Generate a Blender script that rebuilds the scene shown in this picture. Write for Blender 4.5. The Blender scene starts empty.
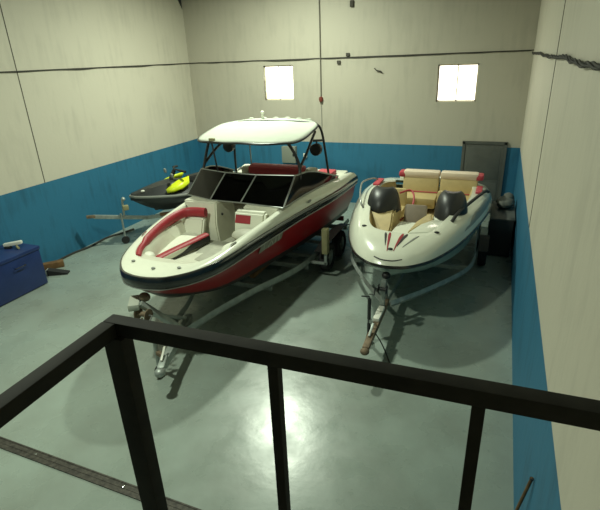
import bpy, bmesh, math, random
from mathutils import Vector, Matrix
from mathutils.bvhtree import BVHTree
random.seed(7)
C = bpy.context.scene.collection
PI = math.pi

# ------------------------------------------------------------------ materials
def _new(name):
    m = bpy.data.materials.new(name); m.use_nodes = True
    nt = m.node_tree
    return m, nt, nt.nodes['Principled BSDF']

def mat(name, col, rough=0.5, metal=0.0, var=0.0, scale=8.0, bump=0.0, bscale=40.0, coat=0.0, spec=0.5):
    m, nt, b = _new(name)
    b.inputs['Base Color'].default_value = (*col, 1)
    b.inputs['Roughness'].default_value = rough
    b.inputs['Metallic'].default_value = metal
    b.inputs['Specular IOR Level'].default_value = spec
    if coat:
        b.inputs['Coat Weight'].default_value = coat
        b.inputs['Coat Roughness'].default_value = 0.08
    tc = nt.nodes.new('ShaderNodeTexCoord')
    if var:
        n = nt.nodes.new('ShaderNodeTexNoise'); n.inputs['Scale'].default_value = scale; n.inputs['Detail'].default_value = 5
        r = nt.nodes.new('ShaderNodeValToRGB')
        r.color_ramp.elements[0].color = (*[max(0, c*(1-var)) for c in col], 1); r.color_ramp.elements[0].position = 0.3
        r.color_ramp.elements[1].color = (*[min(1, c*(1+var)) for c in col], 1); r.color_ramp.elements[1].position = 0.7
        nt.links.new(tc.outputs['Object'], n.inputs['Vector'])
        nt.links.new(n.outputs['Fac'], r.inputs['Fac']); nt.links.new(r.outputs['Color'], b.inputs['Base Color'])
    if bump:
        n2 = nt.nodes.new('ShaderNodeTexNoise'); n2.inputs['Scale'].default_value = bscale; n2.inputs['Detail'].default_value = 4
        bp = nt.nodes.new('ShaderNodeBump'); bp.inputs['Strength'].default_value = bump; bp.inputs['Distance'].default_value = 0.02
        nt.links.new(tc.outputs['Object'], n2.inputs['Vector'])
        nt.links.new(n2.outputs['Fac'], bp.inputs['Height']); nt.links.new(bp.outputs['Normal'], b.inputs['Normal'])
    return m

def wall_mat(name, upper, lower, zsplit):
    m, nt, b = _new(name)
    N, L = nt.nodes.new, nt.links.new
    g = N('ShaderNodeNewGeometry'); sx = N('ShaderNodeSeparateXYZ'); L(g.outputs['Position'], sx.inputs[0])
    # blotches and long vertical grime streaks in the white paint
    n = N('ShaderNodeTexNoise'); n.inputs['Scale'].default_value = 1.1; n.inputs['Detail'].default_value = 6; L(g.outputs['Position'], n.inputs['Vector'])
    mp = N('ShaderNodeMapping'); mp.inputs['Scale'].default_value = (5, 5, .7); L(g.outputs['Position'], mp.inputs['Vector'])
    n2 = N('ShaderNodeTexNoise'); n2.inputs['Scale'].default_value = 1.6; n2.inputs['Detail'].default_value = 7; L(mp.outputs[0], n2.inputs['Vector'])
    ad = N('ShaderNodeMath'); ad.operation = 'ADD'; L(n.outputs['Fac'], ad.inputs[0]); L(n2.outputs['Fac'], ad.inputs[1])
    r = N('ShaderNodeValToRGB'); r.color_ramp.elements[0].position = .7; r.color_ramp.elements[1].position = 1.15
    r.color_ramp.elements[0].color = (*[c*.90 for c in upper], 1); r.color_ramp.elements[1].color = (*upper, 1)
    L(ad.outputs[0], r.inputs['Fac'])
    r2 = N('ShaderNodeValToRGB'); r2.color_ramp.elements[0].position = .7; r2.color_ramp.elements[1].position = 1.2
    r2.color_ramp.elements[0].color = (*[c*.82 for c in lower], 1); r2.color_ramp.elements[1].color = (*[min(1, c*1.1) for c in lower], 1)
    L(ad.outputs[0], r2.inputs['Fac'])
    gt = N('ShaderNodeMath'); gt.operation = 'GREATER_THAN'; gt.inputs[1].default_value = zsplit; L(sx.outputs['Z'], gt.inputs[0])
    mx = N('ShaderNodeMix'); mx.data_type = 'RGBA'; L(gt.outputs[0], mx.inputs[0]); L(r2.outputs['Color'], mx.inputs[6]); L(r.outputs['Color'], mx.inputs[7])
    L(mx.outputs[2], b.inputs['Base Color']); b.inputs['Roughness'].default_value = .62
    n3 = N('ShaderNodeTexNoise'); n3.inputs['Scale'].default_value = 9; n3.inputs['Detail'].default_value = 5; L(g.outputs['Position'], n3.inputs['Vector'])
    bp = N('ShaderNodeBump'); bp.inputs['Strength'].default_value = .12; bp.inputs['Distance'].default_value = .03
    L(n3.outputs['Fac'], bp.inputs['Height']); L(bp.outputs['Normal'], b.inputs['Normal'])
    return m

def floor_mat():
    m, nt, b = _new('grey_green_epoxy')
    N, L = nt.nodes.new, nt.links.new
    g = N('ShaderNodeNewGeometry')
    n = N('ShaderNodeTexNoise'); n.inputs['Scale'].default_value = .9; n.inputs['Detail'].default_value = 7; n.inputs['Roughness'].default_value = .6; L(g.outputs['Position'], n.inputs['Vector'])
    r = N('ShaderNodeValToRGB'); e = r.color_ramp.elements
    e[0].position = .33; e[0].color = (.225, .262, .228, 1); e[1].position = .62; e[1].color = (.285, .345, .305, 1)
    L(n.outputs['Fac'], r.inputs['Fac'])
    # one worn brownish patch on the left of the floor
    sx = N('ShaderNodeVectorMath'); sx.operation = 'DISTANCE'; sx.inputs[1].default_value = (-7.2, 5.5, 0); L(g.outputs['Position'], sx.inputs[0])
    n4 = N('ShaderNodeTexNoise'); n4.inputs['Scale'].default_value = 2.2; n4.inputs['Detail'].default_value = 5; L(g.outputs['Position'], n4.inputs['Vector'])
    m4 = N('ShaderNodeMath'); m4.operation = 'MULTIPLY_ADD'; m4.inputs[1].default_value = 1.3; L(n4.outputs['Fac'], m4.inputs[0]); L(sx.outputs['Value'], m4.inputs[2])
    mr = N('ShaderNodeMapRange'); mr.inputs[1].default_value = .7; mr.inputs[2].default_value = 1.7; mr.inputs[3].default_value = .35; mr.inputs[4].default_value = 0; L(m4.outputs[0], mr.inputs[0])
    mx = N('ShaderNodeMix'); mx.data_type = 'RGBA'; L(mr.outputs[0], mx.inputs[0]); L(r.outputs['Color'], mx.inputs[6]); mx.inputs[7].default_value = (.16, .15, .11, 1)
    L(mx.outputs[2], b.inputs['Base Color'])
    r3 = N('ShaderNodeMapRange'); r3.inputs[1].default_value = .3; r3.inputs[2].default_value = .7; r3.inputs[3].default_value = .22; r3.inputs[4].default_value = .36; b.inputs['Specular IOR Level'].default_value = .75
    L(n4.outputs['Fac'], r3.inputs[0]); L(r3.outputs[0], b.inputs['Roughness'])
    n5 = N('ShaderNodeTexNoise'); n5.inputs['Scale'].default_value = 3.5; n5.inputs['Detail'].default_value = 6; L(g.outputs['Position'], n5.inputs['Vector'])
    bp = N('ShaderNodeBump'); bp.inputs['Strength'].default_value = .10; bp.inputs['Distance'].default_value = .03; L(n5.outputs['Fac'], bp.inputs['Height']); L(bp.outputs['Normal'], b.inputs['Normal'])
    return m

def tint_mat(name, tint, gloss=.08):
    m = bpy.data.materials.new(name); m.use_nodes = True
    nt = m.node_tree; nt.nodes.clear(); N, L = nt.nodes.new, nt.links.new
    o = N('ShaderNodeOutputMaterial'); mx = N('ShaderNodeMixShader'); t = N('ShaderNodeBsdfTransparent'); g = N('ShaderNodeBsdfGlossy'); f = N('ShaderNodeFresnel')
    t.inputs[0].default_value = (*tint, 1); g.inputs['Roughness'].default_value = gloss; g.inputs[0].default_value = (.9, .9, .9, 1); f.inputs[0].default_value = 1.5
    L(f.outputs[0], mx.inputs[0]); L(t.outputs[0], mx.inputs[1]); L(g.outputs[0], mx.inputs[2]); L(mx.outputs[0], o.inputs[0])
    return m

def emit_mat(name, col, s):
    m, nt, b = _new(name)
    b.inputs['Base Color'].default_value = (.8, .8, .8, 1)
    b.inputs['Emission Color'].default_value = (*col, 1); b.inputs['Emission Strength'].default_value = s
    return m

WHITE_P = (.58, .545, .445); BLUE_P = (.020, .138, .240); SHADE_P = (.46, .43, .35)
ZB = 1.815
M = dict(
    wall=wall_mat('painted_wall', WHITE_P, BLUE_P, ZB),
    wall_shade=wall_mat('shaded_painted_wall', SHADE_P, BLUE_P, ZB),  # same white paint darkened: weaker light on the back wall put into its colour
    floor=floor_mat(),
    ceiling=mat('dark_roof', (.10, .10, .09), .8),
    joint=mat('joint', (.06, .055, .045), .9),
    steel_dark=mat('dark_steel', (.02, .022, .022), .6),
    rail=mat('black_paint', (.020, .019, .015), .7, var=.25, scale=14, spec=.2),
    gel=mat('white_gelcoat', (.72, .74, .62), .22, coat=.5, var=.03, scale=3),
    gel_in=mat('cream_liner', (.60, .60, .49), .45, var=.05, scale=6),
    red=mat('red_gelcoat', (.27, .010, .014), .28, coat=.2),
    redv=mat('red_vinyl', (.30, .016, .026), .5, bump=.1),
    blackg=mat('black_gelcoat', (.012, .014, .015), .16, coat=.5),
    blackb=mat('black_bottom', (.018, .018, .018), .4),
    chrome=mat('chrome', (.75, .78, .76), .16, metal=1),
    alu=mat('aluminium', (.36, .38, .36), .4, metal=.8),
    galv=mat('galvanised_steel', (.36, .40, .37), .48, metal=.5, var=.2, scale=10),
    vinyl=mat('white_vinyl', (.68, .69, .58), .5, bump=.08, bscale=20),
    vinylg=mat('grey_vinyl', (.36, .36, .29), .55, var=.1),
    canvas=mat('white_canvas', (.42, .45, .38), .85, var=.04, scale=4, bump=.25, bscale=9),
    blackv=mat('black_vinyl', (.015, .015, .015), .55),
    rubber=mat('tyre_rubber', (.014, .014, .014), .8, bump=.2, bscale=60),
    plasticb=mat('black_plastic', (.02, .022, .023), .42),
    floor_shade=mat('charcoal_floor_shade', (.03, .03, .028), .95, bump=.3, bscale=80),
    flash=mat('grey_flash', (.20, .22, .19), .3, coat=.4),
    greyp=mat('grey_plastic', (.20, .21, .19), .5),
    tint=tint_mat('smoked_glass', (.06, .06, .055)),
    tint2=tint_mat('dark_smoke_acrylic', (.20, .20, .17), .06),
    clear=tint_mat('clear_acrylic', (.75, .78, .74), .04),
    teal=mat('pale_green_gelcoat', (.40, .50, .44), .25, coat=.4),
    tan=mat('tan_vinyl', (.52, .41, .20), .5, var=.06, bump=.08, bscale=20),
    tanpale=mat('pale_peach_vinyl', (.72, .60, .47), .5, bump=.08, bscale=20),
    brownv=mat('brown_grey_vinyl', (.25, .205, .155), .6, var=.08),
    pinkred=mat('coral_red_vinyl', (.44, .05, .07), .5),
    rust=mat('rusty_steel', (.19, .14, .09), .7, metal=.3, var=.35, scale=12),
    yellow=mat('lime_yellow_plastic', (.62, .72, .015), .35),
    wood=mat('brown_wood', (.16, .085, .03), .7, var=.3, scale=10),
    khaki=mat('khaki_pad', (.27, .25, .13), .7, var=.15),
    navy=mat('navy_painted_steel', (.012, .030, .120), .4, var=.12, scale=4),
    grey_door=mat('grey_painted_metal', (.095, .10, .088), .5, var=.15, scale=3),
    grey_box=mat('grey_enclosure', (.22, .24, .20), .5),
    charcoal=mat('charcoal_metal', (.028, .030, .030), .5, var=.2, scale=4),
    bag=mat('grey_cloth', (.12, .125, .11), .9, var=.2, bump=.3, bscale=15),
    cable=mat('black_cable', (.025, .024, .02), .7),
    redp=mat('red_brown_paint', (.16, .03, .018), .5),
    whitep=mat('white_plastic', (.70, .70, .62), .4),
    decal=mat('pale_decal', (.22, .23, .19), .4),
    decal2=mat('light_decal', (.46, .47, .40), .4),
    window=emit_mat('sunlit_frosted_pane', (1.0, .93, .78), 3.5),
    wframe=mat('white_window_frame', (.72, .66, .5), .5),
    slab=mat('mezzanine_concrete', (.2, .2, .18), .8, var=.1),
    drain=mat('worn_channel_steel', (.055, .050, .040), .6, metal=.3, var=.5, scale=20, bump=.3, bscale=30),
)

# ------------------------------------------------------------------ mesh builder
WARP = [None]
class G:
    def __init__(s): s.bm = bmesh.new(); s.mi = 0
    def _f(s, vs):
        try:
            f = s.bm.faces.new(vs); f.material_index = s.mi
        except ValueError: pass
    def loft(s, rings, closed=True, caps=True):
        R = [[s.bm.verts.new(Vector(p)) for p in r] for r in rings]
        n = len(R[0])
        for a, b in zip(R, R[1:]):
            for i in range(n if closed else n-1):
                j = (i+1) % n; s._f([a[i], a[j], b[j], b[i]])
        if caps and closed:
            s._f(R[0]); s._f(R[-1][::-1])
        return s
    def box(s, c, d, rot=None, bev=0.0):
        t = bmesh.new(); bmesh.ops.create_cube(t, size=1)
        for v in t.verts: v.co = Vector((v.co.x*d[0], v.co.y*d[1], v.co.z*d[2]))
        if bev: bmesh.ops.bevel(t, geom=t.edges[:], offset=bev, segments=2, affect='EDGES', profile=.6)
        mt = Matrix.Translation(Vector(c)) @ (rot.to_4x4() if rot else Matrix.Identity(4))
        s._merge(t, mt); return s
    def _merge(s, t, mt):
        mp = {v: s.bm.verts.new(mt @ v.co) for v in t.verts}
        for f in t.faces: s._f([mp[v] for v in f.verts])
        t.free()
    def bar(s, a, b, w, h, bev=0.0, up=(0, 0, 1)):
        a, b = Vector(a), Vector(b); d = b-a; L = d.length; y = d.normalized()
        u = Vector(up); x = y.cross(u)
        if x.length < 1e-4: x = y.cross(Vector((1, 0, 0)))
        x.normalize(); z = x.cross(y)
        return s.box((a+b)/2, (w, L, h), Matrix((x, y, z)).transposed(), bev)
    def tube(s, pts, r, n=10, closed=False, flat=None):
        P = [Vector(p) for p in pts]; m = len(P); rings = []; pn = None
        for i in range(m):
            if closed: t = P[(i+1) % m]-P[i-1]
            else: t = P[min(i+1, m-1)]-P[max(i-1, 0)]
            t.normalize()
            if flat is not None: x = t.cross(Vector(flat)); 
            else:
                x = t.cross(Vector((0, 0, 1))) if pn is None else pn - t*pn.dot(t)
            if x.length < 1e-3: x = t.cross(Vector((1, 0, 0)))
            x.normalize(); pn = x; z = x.cross(t)
            rr = r[i] if isinstance(r, list) else r
            ra, rb = rr if isinstance(rr, tuple) else (rr, rr)
            rings.append([P[i]+x*ra*math.cos(k*2*PI/n)+z*rb*math.sin(k*2*PI/n) for k in range(n)])
        if closed: rings.append(rings[0]); return s.loft(rings, True, False)
        return s.loft(rings)
    def ball(s, c, r, n=16, rot=None):
        if not isinstance(r, (tuple, list)): r = (r, r, r)
        t = bmesh.new(); bmesh.ops.create_uvsphere(t, u_segments=n, v_segments=max(6, n//2), radius=1)
        mt = Matrix.Translation(Vector(c)) @ (rot.to_4x4() if rot else Matrix.Identity(4)) @ Matrix.Diagonal((*r, 1))
        s._merge(t, mt); return s
    def prism(s, poly, z0, z1, bev=0.0):
        t = bmesh.new(); f = t.faces.new([t.verts.new((x, y, z0)) for x, y in poly])
        ex = bmesh.ops.extrude_face_region(t, geom=[f])
        for v in [e for e in ex['geom'] if isinstance(e, bmesh.types.BMVert)]: v.co.z = z1
        bmesh.ops.recalc_face_normals(t, faces=t.faces[:])
        if bev: bmesh.ops.bevel(t, geom=t.edges[:], offset=bev, segments=2, affect='EDGES', profile=.6)
        s._merge(t, Matrix.Identity(4)); return s
    def lathe(s, prof, n=24, mt=None):
        mt = mt or Matrix.Identity(4)
        rings = [[mt @ Vector((r*math.cos(k*2*PI/n), r*math.sin(k*2*PI/n), z)) for k in range(n)] for r, z in prof]
        return s.loft(rings)
    def plate(s, pts, th):      # flat polygon with thickness along its normal
        P = [Vector(p) for p in pts]; nrm = (P[1]-P[0]).cross(P[-1]-P[0]).normalized()*th
        s.loft([P, [p+nrm for p in P]]); return s
    def obj(s, name, m, parent=None, sharp=38, loc=None, recalc=True):
        bm = s.bm
        if WARP[0]:
            for v in bm.verts: v.co.x += WARP[0](v.co.y)
        bmesh.ops.remove_doubles(bm, verts=bm.verts[:], dist=1e-5)
        if recalc: bmesh.ops.recalc_face_normals(bm, faces=bm.faces[:])
        for f in bm.faces: f.smooth = True
        for e in bm.edges:
            if len(e.link_faces) == 2 and e.calc_face_angle(0) > math.radians(sharp): e.smooth = False
        me = bpy.data.meshes.new(name); bm.to_mesh(me); bm.free()
        for x in (m if isinstance(m, (list, tuple)) else [m]): me.materials.append(M[x])
        o = bpy.data.objects.new(name, me); C.objects.link(o)
        if parent is not None:
            o.parent = parent
            if 'zoff' in parent: o.location.z = -parent['zoff']
        if loc: o.location = loc
        return o

def thing(name, label, cat, loc, group=None, rz=0):
    o = bpy.data.objects.new(name, None); C.objects.link(o); o.empty_display_size = .2
    o.location = loc; o.rotation_euler = (0, 0, rz); o['label'] = label; o['category'] = cat
    o['zoff'] = loc[2]
    if group: o['group'] = group
    return o
def tag(o, label, cat, group=None):
    o['label'] = label; o['category'] = cat
    if group: o['group'] = group
    return o
def struct(o): o['kind'] = 'structure'; return o
def lab(o, l): o['label'] = l; return o

def crv(ctrl, n):
    """Catmull-Rom through ctrl (any dimension), n points, even in control parameter."""
    c = [tuple(map(float, p)) for p in ctrl]; m = len(c)-1; out = []
    g = lambda i: c[i] if 0 <= i <= m else (tuple(2*a-b for a, b in zip(c[0], c[1])) if i < 0 else tuple(2*a-b for a, b in zip(c[m], c[m-1])))
    for k in range(n):
        u = k/(n-1)*m; i = min(int(u), m-1); t = u-i
        p0, p1, p2, p3 = g(i-1), g(i), g(i+1), g(i+2)
        out.append(tuple(.5*(2*b+(d-a)*t+(2*a-5*b+4*d-e)*t*t+(3*b-a-3*d+e)*t**3) for a, b, d, e in zip(p0, p1, p2, p3)))
    return out

# ------------------------------------------------------------------ the hall
XL, XR, YB, YF, ZT = -9.28, .5666, 13.522, -3.0, 7.2
T = .25
struct(G().box(((XL+XR)/2, (YB+YF)/2, -.1), (XR-XL+2*T, YB-YF+2*T, .2)).obj('floor', 'floor'))
struct(G().box(((XL+XR)/2, (YB+YF)/2, ZT+.1), (XR-XL+2*T, YB-YF+2*T, .2)).obj('ceiling', 'ceiling'))
struct(G().box((XL-T/2, (YB+YF)/2, ZT/2), (T, YB-YF+2*T, ZT)).obj('wall_left', 'wall'))
struct(G().box((XR+T/2, (YB+YF)/2, ZT/2), (T, YB-YF+2*T, ZT)).obj('wall_right', 'wall'))
struct(G().box(((XL+XR)/2, YF-T/2, ZT/2), (XR-XL, T, ZT)).obj('wall_front', 'wall'))
WIN = [(-6.69, -5.74, 3.02, 3.99), (-1.64, -.64, 2.96, 3.88)]
g = G()
xs = [XL, WIN[0][0], WIN[0][1], WIN[1][0], WIN[1][1], XR]
for i in range(5):
    a, b = xs[i], xs[i+1]
    if i in (1, 3):
        w = WIN[0 if i == 1 else 1]
        g.box(((a+b)/2, YB+T/2, w[2]/2), (b-a, T, w[2])); g.box(((a+b)/2, YB+T/2, (w[3]+ZT)/2), (b-a, T, ZT-w[3]))
    else: g.box(((a+b)/2, YB+T/2, ZT/2), (b-a, T, ZT))
struct(g.obj('wall_back', 'wall_shade'))
for k, (a, b, z0, z1) in enumerate(WIN):
    e = thing('window_%d' % (k+1), '', '', (0, 0, 0)); del e['label'], e['category']; struct(e)
    y = YB+.10; f = .035; c = (a+b)/2
    g = G()
    for x in (a+f/2, b-f/2): g.box((x, y, (z0+z1)/2), (f, .06, z1-z0))
    for z in (z0+f/2, z1-f/2): g.box((c, y, z), (b-a, .06, f))
    g.box((c, y, (z0+z1)/2), (.03 if k else .018, .06, z1-z0))
    struct(g.obj('window_frame', 'wframe', e))
    for s0, s1 in ((a+f, c-.012), (c+.012, b-f)):
        struct(G().box(((s0+s1)/2, y, (z0+z1)/2), (s1-s0, .012, z1-z0-2*f)).obj('pane', 'window', e))
# panel joints in the walls
ZJ = 4.14
struct(G().box((XL+.004, (YB+YF)/2, ZJ), (.008, YB-YF, .022)).obj('trim_1', 'joint'))
struct(G().box(((XL+XR)/2, YB-.004, ZJ), (XR-XL, .008, .02)).obj('trim_2', 'joint'))
struct(G().box((XL+.003, 7.40, ZT/2+ZB/2), (.006, .016, ZT-ZB)).obj('trim_3', 'joint'))
struct(G().box((XR-.003, 7.12, ZT/2+ZB/2), (.006, .014, ZT-ZB)).obj('trim_4', 'joint'))
# roof brace in the far left corner
g = G().plate([(XL+.01, YB-.03, 5.66), (XL+.01, YB-.55, 6.39), (XL+.01, YB-.03, 6.39)], .05)
o = struct(g.obj('trim_5', 'steel_dark'))
g = G().box((XL+.3, YB-.12, 6.25), (.6, .2, .28)); struct(g.obj('trim_6', 'steel_dark'))
# steel door in the back wall
d = thing('door_1', '', '', (0, 0, 0)); del d['label'], d['category']; struct(d)
g = G()
for x in (-.82, .22): g.box((x, YB-.03, .97), (.07, .06, 1.94))
g.box((-.30, YB-.03, 1.925), (1.11, .06, .07)); struct(g.obj('door_frame', 'grey_door', d))
g = G().box((-.30, YB-.022, .945), (.97, .04, 1.88), bev=.004)
for z0, z1 in ((.14, .86), (.96, 1.80)): g.box((-.30, YB-.044, (z0+z1)/2), (.83, .012, z1-z0), bev=.004)
struct(g.obj('door_leaf', 'grey_door', d))
struct(G().tube([(-.70, YB-.05, .93), (-.70, YB-.10, .93), (-.60, YB-.10, .93)], .011).obj('door_handle', 'alu', d))
# drain channel across the floor below the landing
g = G()
y0, y1 = 2.585, 2.70
g.box((-5.35, (y0+y1)/2, .004), (7.7, y1-y0, .008))
for y in (y0, y1): g.box((-5.35, y, .007), (7.7, .016, .014))
g.box((-5.35, (y0+y1)/2, .006), (7.7, .012, .012))
o = tag(g.obj('floor_channel', 'drain'), 'worn dark steel channel strip set across the floor below the landing', 'channel')
for x in (-3.30, -4.6, -2.0):
    s = G().lathe([(.014, 0), (.014, .006), (.006, .009)], 12).obj('screw', 'chrome', o); s.location = (x, 2.655, .010)

# mezzanine landing under the camera, with its guard rail
DZ = 2.40
struct(G().box(((-1.10+XR)/2, (1.0+YF)/2, DZ-.1), (XR+1.10, 1.0-YF, .2)).obj('floor_mezzanine', 'slab'))
rl = thing('guard_rail', 'black square tube guard rail around the landing in front of the camera', 'railing', (0, 0, DZ))
rz, rs = 3.452, .048
RX, RY = -1.035, .945
g = G().bar((RX-rs/2, RY, rz), (XR-.004, RY+.055, rz), rs, rs, .004); g.obj('handrail', 'rail', rl)
g = G().bar((RX, RY-rs/2, rz), (RX+.11, -1.6, rz), rs, rs, .004); g.obj('handrail', 'rail', rl)
g = G().bar((RX+.012, RY-.012, DZ), (RX+.012, RY-.012, rz-rs/2), .075, .05, .004, up=(0, 1, 0)); g.obj('corner_post', 'rail', rl)
for x in (-.499, .031): G().bar((x, RY+(x-RX)*.034, DZ), (x, RY+(x-RX)*.034, rz-rs/2), .031, .030, .002, up=(0, 1, 0)).obj('baluster', 'rail', rl)
for y in (.2, -.6, -1.5): G().bar((RX+(RY-y)*.043, y, DZ), (RX+(RY-y)*.043, y, rz-rs/2), .036, .036, .002, up=(0, 1, 0)).obj('baluster', 'rail', rl)

# ------------------------------------------------------------------ small helpers for vehicles
def wheel_parts(par, c, r, w, name='wheel'):
    """tyre with a hub and five-hole rim; axle along x"""
    mt = Matrix.Translation(Vector(c)) @ Matrix.Rotation(PI/2, 4, 'Y')
    g = G().lathe([(r*.60, -w/2), (r*.86, -w/2), (r*.97, -w*.38), (r, -w*.2), (r, w*.2), (r*.97, w*.38), (r*.86, w/2), (r*.60, w/2), (r*.58, 0), (r*.60, -w/2)], 32, mt)
    t = g.obj(name, 'rubber', par)
    g = G().lathe([(0.001, -w*.3), (r*.60, -w*.36), (r*.60, w*.36), (r*.5, w*.2), (r*.22, w*.22), (r*.18, w*.42), (0.001, w*.42)], 32, mt)
    g.obj('rim', 'alu', t)
    t.children[0].location.z = 0
    return t

def sub(parent_part, g, name, m):
    """sub-part of a part (part already carries the z shift)"""
    o = g.obj(name, m); o.parent = parent_part; return o

# ------------------------------------------------------------------ the red and white bowrider
BX, BY = -4.55, 8.0
def lean(y):
    """the bow carries a little to port of the centre line of the stern"""
    t = min(1, max(0, (-y-1.1)/2.3))
    return -.04+.17*t*t*(3-2*t)
def build_motorboat():
    WARP[0] = lean
    b = thing('motorboat', 'large red and white bowrider motorboat with white canopy on tower', 'boat', (BX, BY, .34))
    N = 56
    outer = crv([(1.55, 2.85, 1.43), (1.42, 1.6, 1.37), (1.19, .2, 1.34), (1.07, -1.2, 1.355), (.97, -2.0, 1.365), (.83, -2.6, 1.37), (.64, -3.0, 1.37), (.38, -3.28, 1.37), (.16, -3.37, 1.37), (0, -3.39, 1.37)], N)
    chine = crv([(1.33, 2.8, .64), (1.27, 1.6, .63), (1.10, .2, .64), (.91, -1.1, .70), (.80, -1.8, .76), (.70, -2.35, .86), (.53, -2.78, .97), (.31, -3.06, 1.06), (.13, -3.18, 1.10), (0, -3.21, 1.11)], N)
    keel = crv([(0, 2.8, .34), (0, 1.6, .34), (0, .2, .34), (0, -1.1, .37), (0, -1.8, .46), (0, -2.35, .62), (0, -2.75, .80), (0, -3.0, .95), (0, -3.12, 1.04), (0, -3.17, 1.08)], N)
    inner = crv([(1.28, 2.05, 1.66), (1.21, 1.5, 1.66), (1.05, .2, 1.65), (.94, -1.2, 1.56), (.83, -1.9, 1.52), (.72, -2.42, 1.49), (.58, -2.72, 1.475), (.40, -2.84, 1.47), (.18, -2.87, 1.47), (0, -2.88, 1.47)], N)
    def mir(half): return half + [(-x, y, z) for x, y, z in half[-2::-1]]       # open loop stern-left .. bow .. stern-right
    lerp = lambda a, c, t: tuple(p+(q-p)*t for p, q in zip(a, c))
    # hull shell: two half lofts mirrored, red topsides over a black bottom
    g = G()
    for s in (1, -1):
        rows = []
        for o, c, k in zip(outer, chine, keel):
            top = (o[0]*.985, o[1]+(.01 if o[1] < -2.9 else 0), o[2]-.085)
            mid = lerp(c, top, .5); mid = (mid[0]+.03*min(1, o[0]), mid[1], mid[2])
            ch2 = lerp(c, top, .16); q = lerp(k, c, .5)
            rows.append([(s*p[0], p[1], p[2]) for p in (k, q, c, ch2, mid, top)])
        R = [[g.bm.verts.new(Vector(p)) for p in r] for r in rows]
        for A, B in zip(R, R[1:]):
            for i in range(5):
                g.mi = 1 if i < 3 else 0
                g._f([A[i], A[i+1], B[i+1], B[i]])
    top0 = (outer[0][0]*.985, outer[0][1], outer[0][2]-.085)
    g.mi = 1
    pts = [(0, 2.8, .34), (.665, 2.8, .49), (1.33, 2.8, .64), top0, (-top0[0], 2.8, top0[2]), (-1.33, 2.8, .64), (-.665, 2.8, .49)]
    g._f([g.bm.verts.new(Vector(p)) for p in pts])
    g.obj('hull', ['red', 'blackb'], b)
    # black gunwale band round the hull, thick, with a bright rub line under it
    ol = mir(outer)
    def nrm(loop, i):
        a = Vector(loop[max(i-1, 0)]); c = Vector(loop[min(i+1, len(loop)-1)]); t = c-a; t.z = 0; t.normalize()
        n = Vector((t.y, -t.x, 0)); 
        if n.dot(Vector((loop[i][0], loop[i][1]+.5, 0))) < 0: n = -n
        return n
    rings = []
    for i, p in enumerate(ol):
        n = nrm(ol, i); p = Vector(p); u = Vector((0, 0, 1))
        prof = [(-.05, -.09), (.005, -.10), (.03, -.04), (.03, .03), (.012, .085), (-.05, .085)]
        rings.append([p+n*a+u*z for a, z in prof])
    G().loft(rings).obj('gunwale_band', 'blackg', b)
    G().tube([Vector(p)+nrm(ol, i)*.012+Vector((0, 0, -.098)) for i, p in enumerate(ol)], .010, 8).obj('rub_rail', 'alu', b)
    # white deck ring: outer edge -> rounded crown -> coaming -> liner wall to the floor
    il = mir(inner)
    rings = []
    for i, (o, c) in enumerate(zip(ol, il)):
        o = Vector(o)+Vector((0, 0, .08)); c = Vector(c); d = c-o; d.z = 0
        h = c.z-o.z
        r = [o+Vector((0, 0, -.02)), o+d*.05+Vector((0, 0, h*.25)), o+d*.14+Vector((0, 0, h*.62)), o+d*.34+Vector((0, 0, h*.92)), o+d*.70+Vector((0, 0, h*1.04)), c,
             c+d.normalized()*.02+Vector((0, 0, -.03))]
        rings.append(r)
    g = G()
    g.loft(rings, closed=False, caps=False)
    g.box((0, 2.45, 1.48), (2.7, .76, .32), bev=.05)          # rear deck block
    g.obj('deck', 'gel', b)
    fz = .82
    g = G(); ri = []
    for i, c in enumerate(il):
        c = Vector(c); cin = Vector((c.x*.985, c.y+(.01 if c.y < -2 else 0), c.z-.02))
        yb_ = max(c.y*.985, -2.42) if c.y < 0 else c.y
        cw = min(chine, key=lambda q: abs(q[1]-yb_))[0]
        tt = min(1, max(0, (-yb_-.9)/1.3)); zf = fz+.24*tt*tt*(3-2*tt)
        bt = Vector((max(-cw*.84, min(cw*.84, c.x*.9)), yb_, zf))
        ri.append([cin, Vector((bt.x, bt.y, bt.z+.25)).lerp(cin, .15), bt])
    g.loft(ri, closed=False, caps=False)
    g._f([g.bm.verts.new(r[2]) for r in ri])
    g.obj('cockpit_liner', 'gel_in', b, recalc=False)
    # deck fittings
    for x, y in ((-.40, -3.00), (.06, -3.13), (.42, -3.00)):
        G().lathe([(.028, 0), (.03, .012), (.012, .02)], 14, Matrix.Translation((x, y, 1.478))).obj('deck_fitting', 'greyp', b)
    for s in (-1, 1):
        g = G().tube([(s*.85, -2.15, 1.50), (s*.855, -2.12, 1.53), (s*.88, -1.98, 1.53), (s*.885, -1.95, 1.50)], .014, 8)
        g.obj('cleat', 'chrome', b)
    # bow lounge on the starboard side: cushion, red and black edge, backrest, red bolster
    g = G().prism([(-.88, -1.9), (-.66, -2.30), (-.50, -2.28), (-.34, -1.55), (-.28, -.92), (-.86, -.92)], 1.06, 1.17, .03)
    cu = g.obj('seat_cushion', 'vinyl', b)
    ed = crv([(-.53, -2.20, 1.15), (-.43, -1.75, 1.15), (-.34, -1.35, 1.15), (-.28, -.95, 1.15)], 12)
    sub(cu, G().tube([(x-.04, y, z+.012) for x, y, z in ed], (.080, .035), 10, flat=(0, 0, 1)), 'red_edge', 'redv')
    sub(cu, G().tube([(x+.015, y, z-.06) for x, y, z in ed], (.032, .07), 10, flat=(0, 0, 1)), 'black_edge', 'blackv')
    G().prism([(-.84, -1.85), (-.62, -2.22), (-.53, -2.18), (-.38, -1.5), (-.32, -.86), (-.82, -.86)], fz, 1.06, .01).obj('seat_base', 'gel_in', b)
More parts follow.
